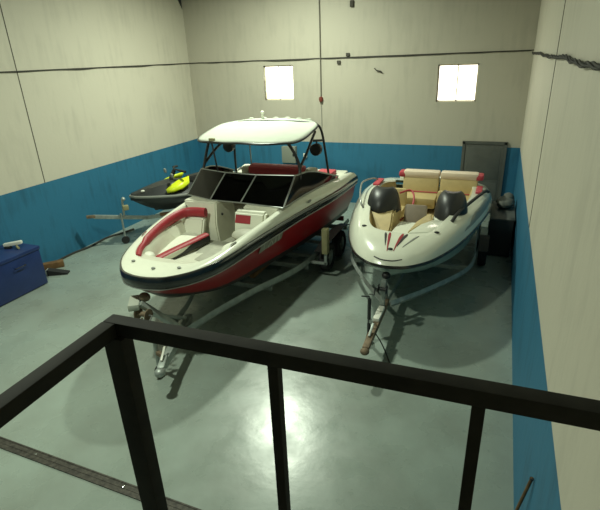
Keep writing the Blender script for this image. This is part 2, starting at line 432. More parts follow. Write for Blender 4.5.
    g = G().loft([[(-.86, -.98, 1.14), (-.39, -.98, 1.14), (-.39, -.86, 1.14), (-.86, -.86, 1.14)], [(-.88, -.87, 1.44), (-.39, -.87, 1.44), (-.39, -.74, 1.44), (-.88, -.74, 1.44)]])
    bmesh.ops.bevel(g.bm, geom=g.bm.edges[:], offset=.03, segments=2, affect='EDGES')
    br = g.obj('backrest', 'vinyl', b)
    g = G().loft([[(-.87, -1.85, 1.14), (-.75, -1.82, 1.14), (-.76, -.92, 1.14), (-.90, -.92, 1.14)], [(-.90, -1.95, 1.40), (-.83, -1.92, 1.40), (-.84, -.92, 1.40), (-.95, -.92, 1.40)]])
    bmesh.ops.bevel(g.bm, geom=g.bm.edges[:], offset=.02, segments=2, affect='EDGES')
    g.obj('backrest', 'vinyl', b)
    bp = crv([(-.52, -2.74, 1.42), (-.68, -2.45, 1.43), (-.80, -1.95, 1.45), (-.87, -1.45, 1.48), (-.87, -1.05, 1.51), (-.78, -.86, 1.53), (-.60, -.80, 1.54), (-.38, -.79, 1.54)], 28)
    sub(br, G().tube(bp, [(.050, .055)]*6+[(.065, .095)]*22, 12, flat=(0, 0, 1)), 'red_bolster', 'redv')
    # a white pouch between bolster and cushion at the very front
    G().ball((-.60, -2.42, 1.26), (.13, .16, .10)).obj('bow_cushion', 'vinyl', b)
    # starboard console (its pale flank beside the walk-through), port seat
    g = G().loft([[(-.72, -.74, fz), (-.16, -.74, fz), (-.16, .05, fz), (-.72, .05, fz)], [(-.72, -.72, 1.30), (-.22, -.72, 1.30), (-.22, .05, 1.30), (-.72, .05, 1.30)], [(-1.05, -.54, 1.67), (-.30, -.54, 1.67), (-.30, .10, 1.67), (-1.05, .10, 1.67)]])
    bmesh.ops.bevel(g.bm, geom=g.bm.edges[:], offset=.025, segments=2, affect='EDGES')
    co = g.obj('console', 'gel_in', b)
    sub(co, G().lathe([(.026, 0), (.026, .02), (.014, .028)], 12, Matrix.Translation((-.245, -.45, 1.42)) @ Matrix.Rotation(PI/2, 4, 'Y')), 'latch', 'plasticb')
    g = G().loft([[(.26, -.74, fz), (.86, -.74, fz), (.86, .05, fz), (.26, .05, fz)], [(.30, -.54, 1.66), (1.04, -.54, 1.66), (1.04, .10, 1.66), (.30, .10, 1.66)]])
    bmesh.ops.bevel(g.bm, geom=g.bm.edges[:], offset=.025, segments=2, affect='EDGES')
    g.obj('console', 'gel_in', b)
    g = G().loft([[(.27, -.94, 1.12), (.86, -.94, 1.12), (.86, -.78, 1.12), (.27, -.78, 1.12)], [(.22, -.76, 1.62), (.86, -.76, 1.62), (.86, -.60, 1.62), (.22, -.60, 1.62)]])
    bmesh.ops.bevel(g.bm, geom=g.bm.edges[:], offset=.04, segments=2, affect='EDGES')
    pb = g.obj('backrest', 'vinyl', b)
    sub(pb, G().plate([(.27, -.845, 1.42), (.58, -.845, 1.42), (.58, -.785, 1.56), (.27, -.785, 1.56)], -.015), 'red_panel', 'redv')
    G().prism([(.30, -.92), (.84, -.92), (.80, -1.75), (.66, -2.15), (.50, -2.15), (.36, -1.5)], 1.06, 1.17, .03).obj('seat_cushion', 'vinylg', b)
    G().prism([(.33, -.86), (.80, -.86), (.74, -1.75), (.62, -2.05), (.52, -2.05), (.40, -1.5)], fz, 1.06, .01).obj('seat_base', 'gel_in', b)
    G().ball((.58, -1.02, 1.27), (.27, .22, .10)).obj('arm_bolster', 'vinylg', b)
    G().ball((.56, -1.50, 1.20), (.19, .24, .07)).obj('arm_bolster', 'vinyl', b)
    G().prism([(-1.0, -.25), (1.0, -.25), (1.0, 1.45), (-1.0, 1.45)], fz, fz+.03, .008).obj('cockpit_shade', 'floor_shade', b)  # dark sheet standing in for the shade seen through the walk-through
    G().prism([(-.34, -.80), (.34, -.80), (.34, -1.3), (.30, -1.75), (-.20, -1.75), (-.28, -1.3)], .90, 1.0, .02).obj('floor_mat', 'vinylg', b)
    # windscreen
    zb, zt = 1.67, 2.09
    basep = [(-1.24, 1.95), (-1.23, .6), (-1.19, -.18), (-.51, -.40), (.18, -.42), (1.12, -.52), (1.18, .6), (1.36, 1.95)]
    topp = [(-1.26, 1.95, zb+.03), (-1.20, .95, zt-.07), (-1.15, .36, zt), (-.44, .16, zt), (.28, .12, zt), (1.05, .24, zt), (1.14, .95, zt-.07), (1.37, 1.95, zb+.03)]
    B = [(x, y, zb+(.0 if i else .0)) for i, (x, y) in enumerate(basep)]
    ws = G()
    ws.tube(crv([topp[0], topp[1], topp[2]], 14)+[topp[3], topp[4]]+crv([topp[5], topp[6], topp[7]], 14), .017, 8)
    wsf = ws.obj('windscreen_frame', 'alu', b)
    sub(wsf, G().tube(crv(B[:3], 10)+B[3:5]+crv(B[5:], 10), .015, 8), 'sill', 'alu')
    for i in (2, 3, 4, 5):
        sub(wsf, G().tube([B[i], topp[i]], .017, 8), 'mullion', 'alu')
    for i in (2, 3, 4):
        g = G().plate([B[i], B[i+1], topp[i+1], topp[i]], .006); g.obj('windscreen_pane', 'tint', b)
    for a in (0, 5):
        lo = crv(B[a:a+3], 12); hi = crv(topp[a:a+3], 12)
        g = G().loft([[Vector(p), Vector(q), Vector(q)+Vector((.006, 0, 0)), Vector(p)+Vector((.006, 0, 0))] for p, q in zip(lo, hi)])
        g.obj('windscreen_pane', 'tint', b)
    # main cockpit: helm seats, rear lounge, sun pad
    for x in (-.62, .62):
        g = G().box((x, .75, 1.12), (.52, .5, .16), bev=.05); g.box((x, .75, .93), (.3, .3, .24)); st = g.obj('helm_seat', 'vinyl', b)
        sub(st, G().box((x, 1.0, 1.38), (.5, .12, .44), bev=.05), 'seat_back', 'redv')
    G().tube([(.62+.17*math.cos(t), .22+.05*math.sin(t), 1.52+.17*math.sin(t)) for t in [k*2*PI/20 for k in range(20)]], .014, 8, closed=True).obj('steering_wheel', 'plasticb', b)
    G().box((0, 1.75, 1.0), (1.86, .55, .36), bev=.05).obj('rear_seat', 'vinyl', b)
    g = G().box((-.16, 2.02, 1.70), (1.44, .26, .34), Matrix.Rotation(.25, 3, 'X'), bev=.08); rb = g.obj('rear_backrest', 'pinkred', b)
    sub(rb, G().box((.70, 2.04, 1.68), (.26, .24, .30), Matrix.Rotation(.15, 3, 'X'), bev=.06), 'end_pad', 'vinyl')
    sub(rb, G().box((-.99, 2.04, 1.68), (.20, .24, .30), Matrix.Rotation(.15, 3, 'X'), bev=.06), 'end_pad', 'vinyl')
    G().box((0, 2.50, 1.585), (1.9, .50, .09), bev=.035).obj('sun_pad', 'vinyl', b)
    G().box((.98, 2.22, 1.68), (.40, .46, .12), bev=.04).obj('corner_pad', 'pinkred', b)
    G().box((0, 3.02, .98), (2.1, .44, .07), bev=.03).obj('swim_platform', 'gel', b)
    # side graphics: pale panel with lettering strokes, silver slash, oval vent
    def side(y, z):          # point on the port topside at height z
        best = min(range(N), key=lambda i: abs(outer[i][1]-y)); o, c = outer[best], chine[best]
        top = (o[0]*.985, o[1], o[2]-.085); t = (z-c[2])/(top[2]-c[2]); m = lerp(c, top, t)
        return Vector((m[0]+.035*math.sin(PI*min(1, max(0, t)))+.006, y, z))
    g = G(); rows = []
    for k in range(9):
        y = -1.38+k*.10; zt_ = 1.235; zl = 1.12+.03*math.sin(k)*0
        rows.append([side(y-.05, zl), side(y, zt_), side(y, zt_)+Vector((.006, 0, 0)), side(y-.05, zl)+Vector((.006, 0, 0))])
    pn = g.loft(rows).obj('side_panel', 'decal', b)
    for k, (y, w, sl) in enumerate(((-1.25, .018, .02), (-1.08, .018, .05), (-.99, .018, -.03), (-.85, .018, .02), (-.75, .018, .02))):
        g = G(); e = Vector((.008, 0, 0))
        a0, a1 = side(y-sl, 1.13)+e, side(y+sl, 1.225)+e
        g.tube([a0, a1], .010, 6); sub(pn, g, 'lettering_stroke', 'decal2')
    g = G()
    def band(y, z):
        best = min(range(N), key=lambda i: abs(outer[i][1]-y)); o = outer[best]; return Vector((o[0]+.034, y, o[2]+z))
    g.loft([[band(y, -.05+.06*t), band(y, -.02+.06*t), band(y, -.02+.06*t)+Vector((.004, 0, 0)), band(y, -.05+.06*t)+Vector((.004, 0, 0))] for t, y in ((0, .3), (.5, .65), (1, 1.05))])
    g.obj('silver_flash', 'chrome', b)
    G().ball((1.235, .50, 1.52), (.012, .10, .028), rot=Matrix.Rotation(-.25, 3, 'Y')).obj('side_vent', 'greyp', b)
    # wake tower of black tube
    cx = -.05; tw = []
    for s in (1, -1):
        X = lambda v: cx+s*v
        g = G()
        g.tube(crv([(X(1.16), .30, 1.56), (X(1.13), .38, 1.9), (X(1.10), .50, 2.18), (X(1.02), .50, 2.42), (X(.92), .46, 2.62), (X(.86), .40, 2.72)], 16), .030, 10)
        tw.append(g.obj('tower_leg', 'plasticb', b))
        G().tube(crv([(X(1.10), .50, 2.18), (X(1.08), .95, 2.40), (X(1.02), 1.4, 2.58), (X(.98), 1.72, 2.70)], 10), .028, 10).obj('tower_strut', 'plasticb', b)
        G().tube(crv([(X(1.20), 1.98, 1.56), (X(1.18), 1.93, 1.9), (X(1.14), 1.88, 2.3), (X(1.10), 1.85, 2.62), (X(1.04), 1.82, 2.80), (X(.92), 1.80, 2.87)], 16), .026, 10).obj('tower_leg', 'plasticb', b)
        g = G().ball((X(1.19), 2.0, 1.57), (.07, .12, .03)); g.obj('tower_foot', 'plasticb', b)
        G().bar((X(1.12), 1.86, 2.50), (X(1.05), 1.42, 2.56), .03, .05, .006).obj('speaker_bracket', 'plasticb', b)
        mt = Matrix.Translation((X(1.07), 1.55, 2.36)) @ Matrix.Rotation(PI/2, 4, 'X')
        sp = G().lathe([(.02, -.16), (.09, -.12), (.125, -.02), (.13, .08), (.12, .10)], 20, mt).obj('speaker', 'plasticb', b)
        sub(sp, G().lathe([(.118, .10), (.115, .112), (.05, .12), (.002, .125)], 20, mt), 'speaker_cone', 'blackv')
        sub(sp, G().tube([(X(1.07), 1.55, 2.46), (X(1.07), 1.55, 2.56)], .018, 8), 'clamp', 'plasticb')
    G().tube(crv([(cx-.92, 1.80, 2.87), (cx-.5, 1.8, 2.90), (cx+.5, 1.8, 2.90), (cx+.92, 1.80, 2.87)], 12), .026, 10).obj('tower_crossbar', 'plasticb', b)
    # canopy: taut white canvas, rounded corners, slightly crowned
    nx, ny = 22, 16; W = 1.19; rows_t = []
    ccx = -.10
    def canopy(i, j):
        u = -1+2*i/nx; v = j/ny
        yf = -.02+.42*abs(u)**3.2; yb = 2.20-.50*abs(u)**3.5
        y = yf+(yb-yf)*v
        wv = W*(1-.10*abs(2*v-1)**4)
        x = ccx+u*wv
        z = 2.70+.19*v+.085*(1-u*u)*math.sin(PI*min(1, .15+.75*v))+.005*math.sin(9*u+7*v)
        return Vector((x, y, z))
    g = G(); V = [[g.bm.verts.new(canopy(i, j)) for j in range(ny+1)] for i in range(nx+1)]
    for i in range(nx):
        for j in range(ny): g._f([V[i][j], V[i+1][j], V[i+1][j+1], V[i][j+1]])
    can = g.obj('canopy', 'canvas', b)
    md = can.modifiers.new('thick', 'SOLIDIFY'); md.thickness = .025; md.offset = -1
    edge = [canopy(i, 0) for i in range(nx+1)]+[canopy(nx, j) for j in range(1, ny+1)]+[canopy(i, ny) for i in range(nx-1, -1, -1)]+[canopy(0, j) for j in range(ny-1, 0, -1)]
    sub(can, G().tube([p+Vector((0, 0, -.02)) for p in edge], .022, 8, closed=True), 'canopy_frame', 'plasticb')
    for k in range(6):      # knotted tie loops along the rear edge
        p = canopy(4+3*k, ny); sub(can, G().ball((p.x, p.y-.02, p.z+.008), (.07, .03, .022), 10), 'tie_loop', 'canvas')
    sub(can, G().box((ccx-.52, .06, 2.755), (.13, .05, .07), bev=.012), 'bracket', 'khaki')
    sub(can, G().tube([(-.50, 2.1, 2.93), (-.50, 2.1, 3.03)], .03, 10).ball((-.50, 2.1, 3.05), .042), 'stern_light', 'whitep')
    sub(can, G().tube([(ccx-.55, .08, 2.72), (ccx-.56, .22, 2.1), (ccx-.55, .26, 2.06)], .017, 8), 'canopy_pole', 'plasticb')
    sub(can, G().tube([(ccx-.72, 1.98, 2.86), (ccx-.74, 2.0, 2.2), (ccx-.74, 2.02, 1.62)], .016, 8), 'canopy_pole', 'alu')
    WARP[0] = None
    return b
boat = build_motorboat()

# trailer under the bowrider
def build_trailer_big():
    t = thing('boat_trailer', 'galvanised boat trailer carrying the large red and white bowrider', 'trailer', (BX, BY, 0))
    z = .40
    pr = crv([(.44, -3.25, z), (.62, -2.3, z), (.86, -1.45, z), (1.20, -.5, z), (1.32, .3, z), (1.34, 1.6, z), (1.34, 2.7, z)], 28)
    pl = crv([(.22, -3.25, z), (.02, -2.3, z), (-.35, -1.45, z), (-1.0, -.5, z), (-1.28, .3, z), (-1.34, 1.6, z), (-1.34, 2.7, z)], 28)
    for p in (pr, pl): G().tube(p, (.036, .066), 4, flat=(0, 0, 1)).obj('frame_rail', 'galv', t, sharp=60)
    for y, h in ((-1.0, .98), (.1, 1.28), (2.0, 1.34), (2.6, 1.34)):
        G().bar((-h, y, .25), (h, y, .25), .07, .09, .005).obj('cross_member', 'galv', t)
    G().bar((.28, -2.6, z), (.68, -3.82, z), .10, .12, .006).obj('tongue', 'galv', t)
    # coupler
    g = G().bar((.65, -3.72, z+.06), (.74, -3.94, z+.02), .10, .09, .02); g.ball((.755, -3.98, z+.01), (.075, .075, .06))
    cp = g.obj('coupler', 'galv', t); sub(cp, G().bar((.70, -3.86, z+.10), (.62, -3.66, z+.18), .03, .02, .004), 'coupler_lever', 'whitep')
    # jockey wheel beside the tongue
    g = G().tube([(.42, -3.62, .16), (.42, -3.62, .85)], .03, 10); jk = g.obj('jockey_stand', 'galv', t)
    sub(jk, G().tube([(.42, -3.62, .85), (.42, -3.62, .90), (.30, -3.65, .90), (.30, -3.65, .97)], .012, 8), 'crank_handle', 'rust')
    sub(jk, G().lathe([(.03, -.03), (.09, -.03), (.10, 0), (.09, .03), (.03, .03)], 20, Matrix.Translation((.42, -3.62, .10)) @ Matrix.Rotation(PI/2, 4, 'Y')), 'jockey_wheel', 'rubber')
    sub(jk, G().bar((.42, -3.62, .42), (.62, -3.66, .40), .05, .06, .004), 'clamp', 'rust')
    # winch post with its winch and bow roller
    g = G().bar((.42, -3.02, z+.05), (.06, -3.38, 1.02), .08, .08, .006, up=(0, 1, 0)); g.bar((.30, -2.72, z+.05), (.12, -3.30, .80), .05, .05, .004, up=(0, 1, 0))
    wp = g.obj('winch_post', 'galv', t)
    mt = Matrix.Translation((.10, -3.40, .86)) @ Matrix.Rotation(PI/2, 4, 'Y')
    sub(wp, G().lathe([(.03, -.10), (.09, -.10), (.09, -.085), (.04, -.08), (.04, .08), (.09, .085), (.09, .10), (.03, .10)], 20, mt), 'winch_drum', 'rust')
    sub(wp, G().tube([(.20, -3.40, .86), (.26, -3.40, .86), (.26, -3.52, .78), (.36, -3.52, .78)], .014, 8), 'winch_handle', 'alu')
    sub(wp, G().ball((.08, -3.29, 1.08), (.09, .07, .07)), 'bow_roller', 'rust')
    G().box((-.08, -3.34, .98), (.16, .34, .10), Matrix.Rotation(.6, 3, 'Z'), bev=.02).obj('bow_step', 'canvas', t)
    for x in (-.52, .52):
        bk = G().bar((x, -.9, .395), (x, 2.6, .39), .10, .09, .01).obj('bunk', 'wood', t)
        for y in (.1, 2.0): sub(bk, G().bar((x, y, .28), (x, y, .36), .06, .06, up=(0, 1, 0)), 'bunk_bracket', 'galv')
    for s in (1, -1):
        for y in (.62, 1.42): wheel_parts(t, (s*1.51, y, .30), .30, .18)
        g = G(); prof = []
        for k in range(13):
            a = k/12; yy = .14+1.76*a; zz = .60+.10*min(1, 4*min(a, 1-a))
            prof.append([(s*1.41, yy, zz+.01), (s*1.62, yy, zz+.01), (s*1.62, yy, zz-.01), (s*1.41, yy, zz-.01)])
        g.loft(prof).obj('mudguard', 'plasticb', t)
        g = G().bar((s*1.66, .10, .36), (s*1.66, .10, .62), .05, .05, .004, up=(0, 1, 0)); g.bar((s*1.26, .10, .38), (s*1.69, .10, .38), .05, .05, .004)
        gp = g.obj('guide_post', 'galv', t)
        sub(gp, G().bar((s*1.66, .10, .60), (s*1.66, .10, 1.12), .12, .14, .02, up=(0, 1, 0)), 'guide_pad', 'khaki')
        G().box((s*.95, 2.78, .42), (.5, .05, .12), bev=.01).obj('tail_light_board', 'redp', t)
    G().bar((-1.42, .62, .27), (1.42, .62, .27), .06, .06).obj('axle', 'galv', t)
    G().bar((-1.42, 1.42, .27), (1.42, 1.42, .27), .06, .06).obj('axle', 'galv', t)
    return t
build_trailer_big()

# ------------------------------------------------------------------ the small white jet boat
SX, SY = -1.38, 9.0
def build_jetboat():
    b = thing('jet_boat', 'small white jet boat with tan cockpit and two smoked wind deflectors', 'boat', (SX, SY, .52))
    N = 48; zr = 1.16
    outer = crv([(1.12, 2.95, zr-.03), (1.33, 2.55, zr-.02), (1.42, 1.8, zr-.01), (1.37, .9, zr), (1.20, -.1, zr), (1.03, -.85, zr), (.84, -1.45, zr), (.60, -1.96, zr), (.33, -2.25, zr), (.14, -2.33, zr), (0, -2.35, zr)], N)
    chine = crv([(1.0, 2.95, .76), (1.16, 2.55, .76), (1.22, 1.8, .76), (1.20, .9, .77), (1.08, -.1, .80), (.92, -.80, .83), (.74, -1.3, .86), (.52, -1.72, .89), (.28, -2.01, .93), (.12, -2.12, .96), (0, -2.15, .97)], N)
    keel = crv([(0, 2.95, .52), (0, 2.55, .52), (0, 1.8, .52), (0, .9, .52), (0, -.1, .54), (0, -.80, .58), (0, -1.3, .65), (0, -1.75, .73), (0, -1.97, .83), (0, -2.09, .90), (0, -2.12, .94)], N)
    lerp = lambda a, c, t: tuple(p+(q-p)*t for p, q in zip(a, c))
    g = G()
    for s in (1, -1):
        R = []
        for o, c, k in zip(outer, chine, keel):
            top = (o[0]*.97, o[1]+.02, o[2]-.05)
            R.append([g.bm.verts.new(Vector((s*p[0], p[1], p[2]))) for p in (k, lerp(k, c, .5), c, lerp(c, top, .5), top)])
        for A, B in zip(R, R[1:]):
            for i in range(4): g._f([A[i], A[i+1], B[i+1], B[i]])
    o0 = outer[0]
    g._f([g.bm.verts.new(Vector(p)) for p in [(0, 2.95, .52), (1.0, 2.95, .76), (o0[0]*.97, 2.97, o0[2]-.05), (-o0[0]*.97, 2.97, o0[2]-.05), (-1.0, 2.95, .76)]])
    g.obj('hull', 'teal', b)
    ol = outer+[(-x, y, z) for x, y, z in outer[-2::-1]]
    g = G(); rings = []
    for i, p in enumerate(ol):
        a = Vector(ol[max(i-1, 0)]); c = Vector(ol[min(i+1, len(ol)-1)]); t = (c-a).normalized(); n = Vector((t.y, -t.x, 0))
        if n.dot(Vector((p[0], p[1]-.5, 0))) < 0: n = -n
        p = Vector(p)
        rings.append([p+n*u+Vector((0, 0, z)) for u, z in ((-.06, -.055), (.012, -.05), (.022, -.03), (.012, -.008), (-.06, -.005))])
    g.loft(rings).obj('rub_rail', 'blackg', b)
    # moulded deck: rim -> shoulder -> opening of the cockpit
    inner = crv([(.80, 2.25, 1.36), (.98, 2.0, 1.38), (1.02, 1.5, 1.40), (1.00, .9, 1.42), (.92, .3, 1.44), (.80, -.2, 1.46), (.68, -.75, 1.45), (.58, -1.12, 1.425), (.44, -1.36, 1.41), (.22, -1.46, 1.405), (0, -1.48, 1.40)], N)
    il = inner+[(-x, y, z) for x, y, z in inner[-2::-1]]
    rings = []
    for o, c in zip(ol, il):
        o, c = Vector(o), Vector(c); d = c-o; d.z = 0; h = c.z-o.z
        rings.append([o, o+d*.06+Vector((0, 0, h*.28)), o+d*.20+Vector((0, 0, h*.58)), o+d*.42+Vector((0, 0, h*.82)), o+d*.70+Vector((0, 0, h*.97)), c, c+d.normalized()*.03+Vector((0, 0, -.03))])
    g = G().loft(rings, closed=False, caps=False)
    g.loft([[Vector((x, 2.95, 1.12)) for x in (-1.06, 1.06)], [Vector((x, 2.8, 1.28)) for x in (-.98, .98)], [Vector((x, 2.25, 1.36)) for x in (-.82, .82)]], closed=False, caps=False)
    dko = g.obj('deck', 'gel', b)
    tree = BVHTree.FromPolygons([v.co for v in dko.data.vertices], [p.vertices for p in dko.data.polygons])
    # cockpit liner
    fz = .82; ri = []
    for c in il:
        c = Vector(c); ri.append([Vector((c.x*.99, c.y+.005, c.z-.02)), Vector((c.x*.93, c.y*.96, c.z-.25)), Vector((c.x*.88, max(c.y*.9, -1.25) if c.y < 0 else c.y-.05, fz+.1*max(0, min(1, -c.y-.4))))])
    g = G().loft(ri, closed=False, caps=False); g._f([g.bm.verts.new(r[2]) for r in ri])
    ln = g.obj('cockpit_liner', 'tan', b, recalc=False)
    # consoles beneath the deflectors and the walk-through between them
    g = G().loft([[(-.92, -1.10, .95), (-.28, -1.10, .95), (-.28, .34, .95), (-.92, .34, .95)], [(-.92, -.62, 1.24), (-.28, -.62, 1.24), (-.28, .36, 1.24), (-.92, .36, 1.24)], [(-.90, -.42, 1.40), (-.30, -.42, 1.40), (-.30, .30, 1.44), (-.90, .30, 1.44)]])
    bmesh.ops.bevel(g.bm, geom=g.bm.edges[:], offset=.03, segments=2, affect='EDGES'); g.obj('console', 'tan', b)
    g = G().loft([[(.40, -.62, fz), (.98, -.62, fz), (.98, .34, fz), (.40, .34, fz)], [(.40, -.77, 1.26), (.98, -.77, 1.26), (.98, .36, 1.26), (.40, .36, 1.26)], [(.46, -.62, 1.32), (.92, -.62, 1.32), (.92, .30, 1.40), (.46, .30, 1.40)]])
    bmesh.ops.bevel(g.bm, geom=g.bm.edges[:], offset=.03, segments=2, affect='EDGES'); g.obj('console', 'gel', b)
    g = G().prism([(.16, -1.50), (.50, -1.38), (.70, -1.05), (.74, -.70), (.46, -.70), (.30, -1.0)], .98, 1.425, .04); g.obj('walkway_cover', 'gel', b)
    g = G().prism([(.14, -1.40), (.28, -1.0), (.44, -.68), (.40, -.30), (.34, -.30), (.20, -.80)], .90, 1.40, .03); g.obj('console_flank', 'tan', b)
    g = G().loft([[(-.24, -1.10, 1.12), (.20, -1.10, 1.12), (.32, -.20, 1.10), (-.20, -.20, 1.10)], [(-.24, -1.10, 1.18), (.20, -1.10, 1.18), (.32, -.20, 1.16), (-.20, -.20, 1.16)]])
    g.obj('bow_step', 'vinyl', b)
    # smoked wind deflectors: three quarter bubbles
    for x, y, zd, hd, wd in ((-.58, -.02, 1.34, .44, .34), (.72, -.10, 1.24, .56, .315)):
        g = G(); rows = []
        for i in range(15):
            a = -PI*.99+PI*1.98*i/14*.5+PI*.0; r = []
            a = PI*(1.06+.88*i/14)
            for j in range(9):
                e = (PI/2*.92)*j/8
                r.append(Vector((x+wd*math.cos(a)*math.cos(e*.82)**.8, y+.12+.56*math.sin(a)*math.cos(e*.95), zd+hd*math.sin(e))))
            rows.append(r)
        V = [[g.bm.verts.new(p) for p in r] for r in rows]
        for A, B in zip(V, V[1:]):
            for j in range(8): g._f([A[j], A[j+1], B[j+1], B[j]])
        w = g.obj('wind_deflector', 'plasticb', b, sharp=80)
        w.modifiers.new('thick', 'SOLIDIFY').thickness = .012
        sub(w, G().tube([r[0] for r in rows], .012, 8), 'deflector_trim', 'blackv')
    # instrument pods with steering wheel behind the port deflector
    G().tube([(.68+.16*math.cos(t), .46+.05*math.sin(t), 1.36+.16*math.sin(t)) for t in [k*2*PI/20 for k in range(20)]], .013, 8, closed=True).obj('steering_wheel', 'plasticb', b)
    # helm buckets and rear bench
    for x in (-.56, .58):
        g = G().box((x, .80, 1.02), (.50, .46, .20), bev=.06)
        st = g.obj('helm_seat', 'tan' if x < 0 else 'tan', b)
        sub(st, G().box((x, 1.06, 1.26), (.50, .14, .44), Matrix.Rotation(-.12, 3, 'X'), bev=.06), 'seat_back', 'tan')
    g = G().box((.03, .14, 1.18), (.44, .12, .46), Matrix.Rotation(-.45, 3, 'X'), bev=.05)
    g.obj('centre_seat_back', 'brownv', b)
    # red piping looping round the left bucket
    G().tube(crv([(-.38, .62, 1.50), (-.20, .78, 1.53), (-.10, .68, 1.45), (-.08, .45, 1.30), (-.14, .22, 1.17), (-.26, .10, 1.08)], 18), .020, 8).obj('piping', 'pinkred', b)
    for s in (-1, 1):
        x = s*.42+.26
        g = G().box((x, 1.70, 1.06), (.82, .55, .24), bev=.05); g.obj('bench_cushion', 'tan', b)
        g = G().box((x, 2.02, 1.32), (.82, .16, .50), Matrix.Rotation(-.16, 3, 'X'), bev=.06); bb = g.obj('bench_backrest', 'tan', b)
        sub(bb, G().box((x, 2.11, 1.585), (.82, .30, .15), bev=.05), 'headrest_roll', 'tanpale')
        sub(bb, G().box((x+s*.42, 2.13, 1.57), (.20, .34, .13), bev=.055), 'corner_pad', 'pinkred')
        sub(bb, G().tube([(x-.40, 1.915, 1.20), (x+.40, 1.915, 1.20)], .012, 6), 'seam_piping', 'pinkred')
    g = G().box((1.14, 1.55, 1.42), (.13, .55, .05), bev=.02); g.obj('side_pad', 'pinkred', b)
    G().box((-1.10, 1.75, 1.42), (.15, .55, .05), bev=.02).obj('side_pad', 'pinkred', b)
    G().box((.03, 2.55, 1.40), (1.5, .46, .12), bev=.05).obj('sun_deck', 'gel', b)
    # grab rails
    G().tube(crv([(.80, -.78, 1.43), (.88, -.5, 1.52), (1.06, .3, 1.52), (1.26, 1.15, 1.50), (1.33, 1.45, 1.42)], 16), .032, 10).obj('grab_rail', 'blackv', b)
    G().tube(crv([(-.86, -.42, 1.40), (-.98, -.30, 1.56), (-1.20, .55, 1.62), (-1.28, 1.15, 1.58), (-1.20, 1.75, 1.50), (-1.10, 1.9, 1.40)], 20), .018, 10).obj('grab_rail', 'alu', b)
    # bow: hatch handles, vents, flame decals
    def dk(x, y):        # height of the bow deck
        h = tree.ray_cast(Vector((x, y, 3)), Vector((0, 0, -1)))
        return h[0].z if h[0] else 1.3
    def decal(a, bb, w, m):      # a slim tapering flame lying on the deck
        g = G(); rows = []
        for k in range(9):
            t = k/8; x = a[0]+(bb[0]-a[0])*t; y = a[1]+(bb[1]-a[1])*t; hw = w*(1-t)**.8*min(1, .3+4*t)+.003
            rows.append([Vector((q, y, dk(q, y)+dz)) for q, dz in ((x-hw, .002), (x, .003), (x+hw, .002), (x+hw, .007), (x, .008), (x-hw, .007))])
        g.loft(rows).obj('flame_decal', m, b)
    decal((-.12, -1.53), (-.04, -2.14), .026, 'redv'); decal((.10, -1.53), (.06, -2.12), .028, 'redv')
    decal((-.19, -1.55), (-.10, -2.0), .022, 'blackv'); decal((.17, -1.54), (.09, -2.0), .030, 'blackv'); decal((.36, -1.58), (.18, -2.0), .018, 'greyp')
    for x, y, w in ((0, -2.08, .0), (.62, -1.35, .0), (-.62, -1.35, .0)):
        z = dk(x, y); G().ball((x, y, z+.008), (.045, .03, .018)).obj('bow_eye' if x == 0 else 'cleat', 'blackv', b)
    G().tube(crv([(x, y, dk(x, y)-.002) for x, y in ((-.22, -2.235), (-.11, -2.285), (0, -2.298), (.11, -2.285), (.22, -2.235))], 10), .011, 8).obj('bow_vent', 'blackv', b)
    for s in (1, -1):        # grey flash along each flank of the deck
        rr = [r for r in rings if r[0].x*s > 0 and -.9 < r[0].y < 2.2]; n = len(rr)
        if s > 0: rr = rr[::-1]
        g = G(); rows = []
        for k, r in enumerate(rr):
            t = k/(n-1); w = min(1, 3*min(t, 1-t)+.08); lo = r[1].lerp(r[2], .1); hi = lo.lerp(r[3], .75*w)
            o = Vector((s*.005, 0, .006)); md_ = r[2] if w > .5 else lo.lerp(hi, .5)
            rows.append([lo+o, md_+o, hi+o])
        g.loft(rows, closed=False, caps=False)
        g.obj('side_flash', 'flash', b)
    return b
build_jetboat()

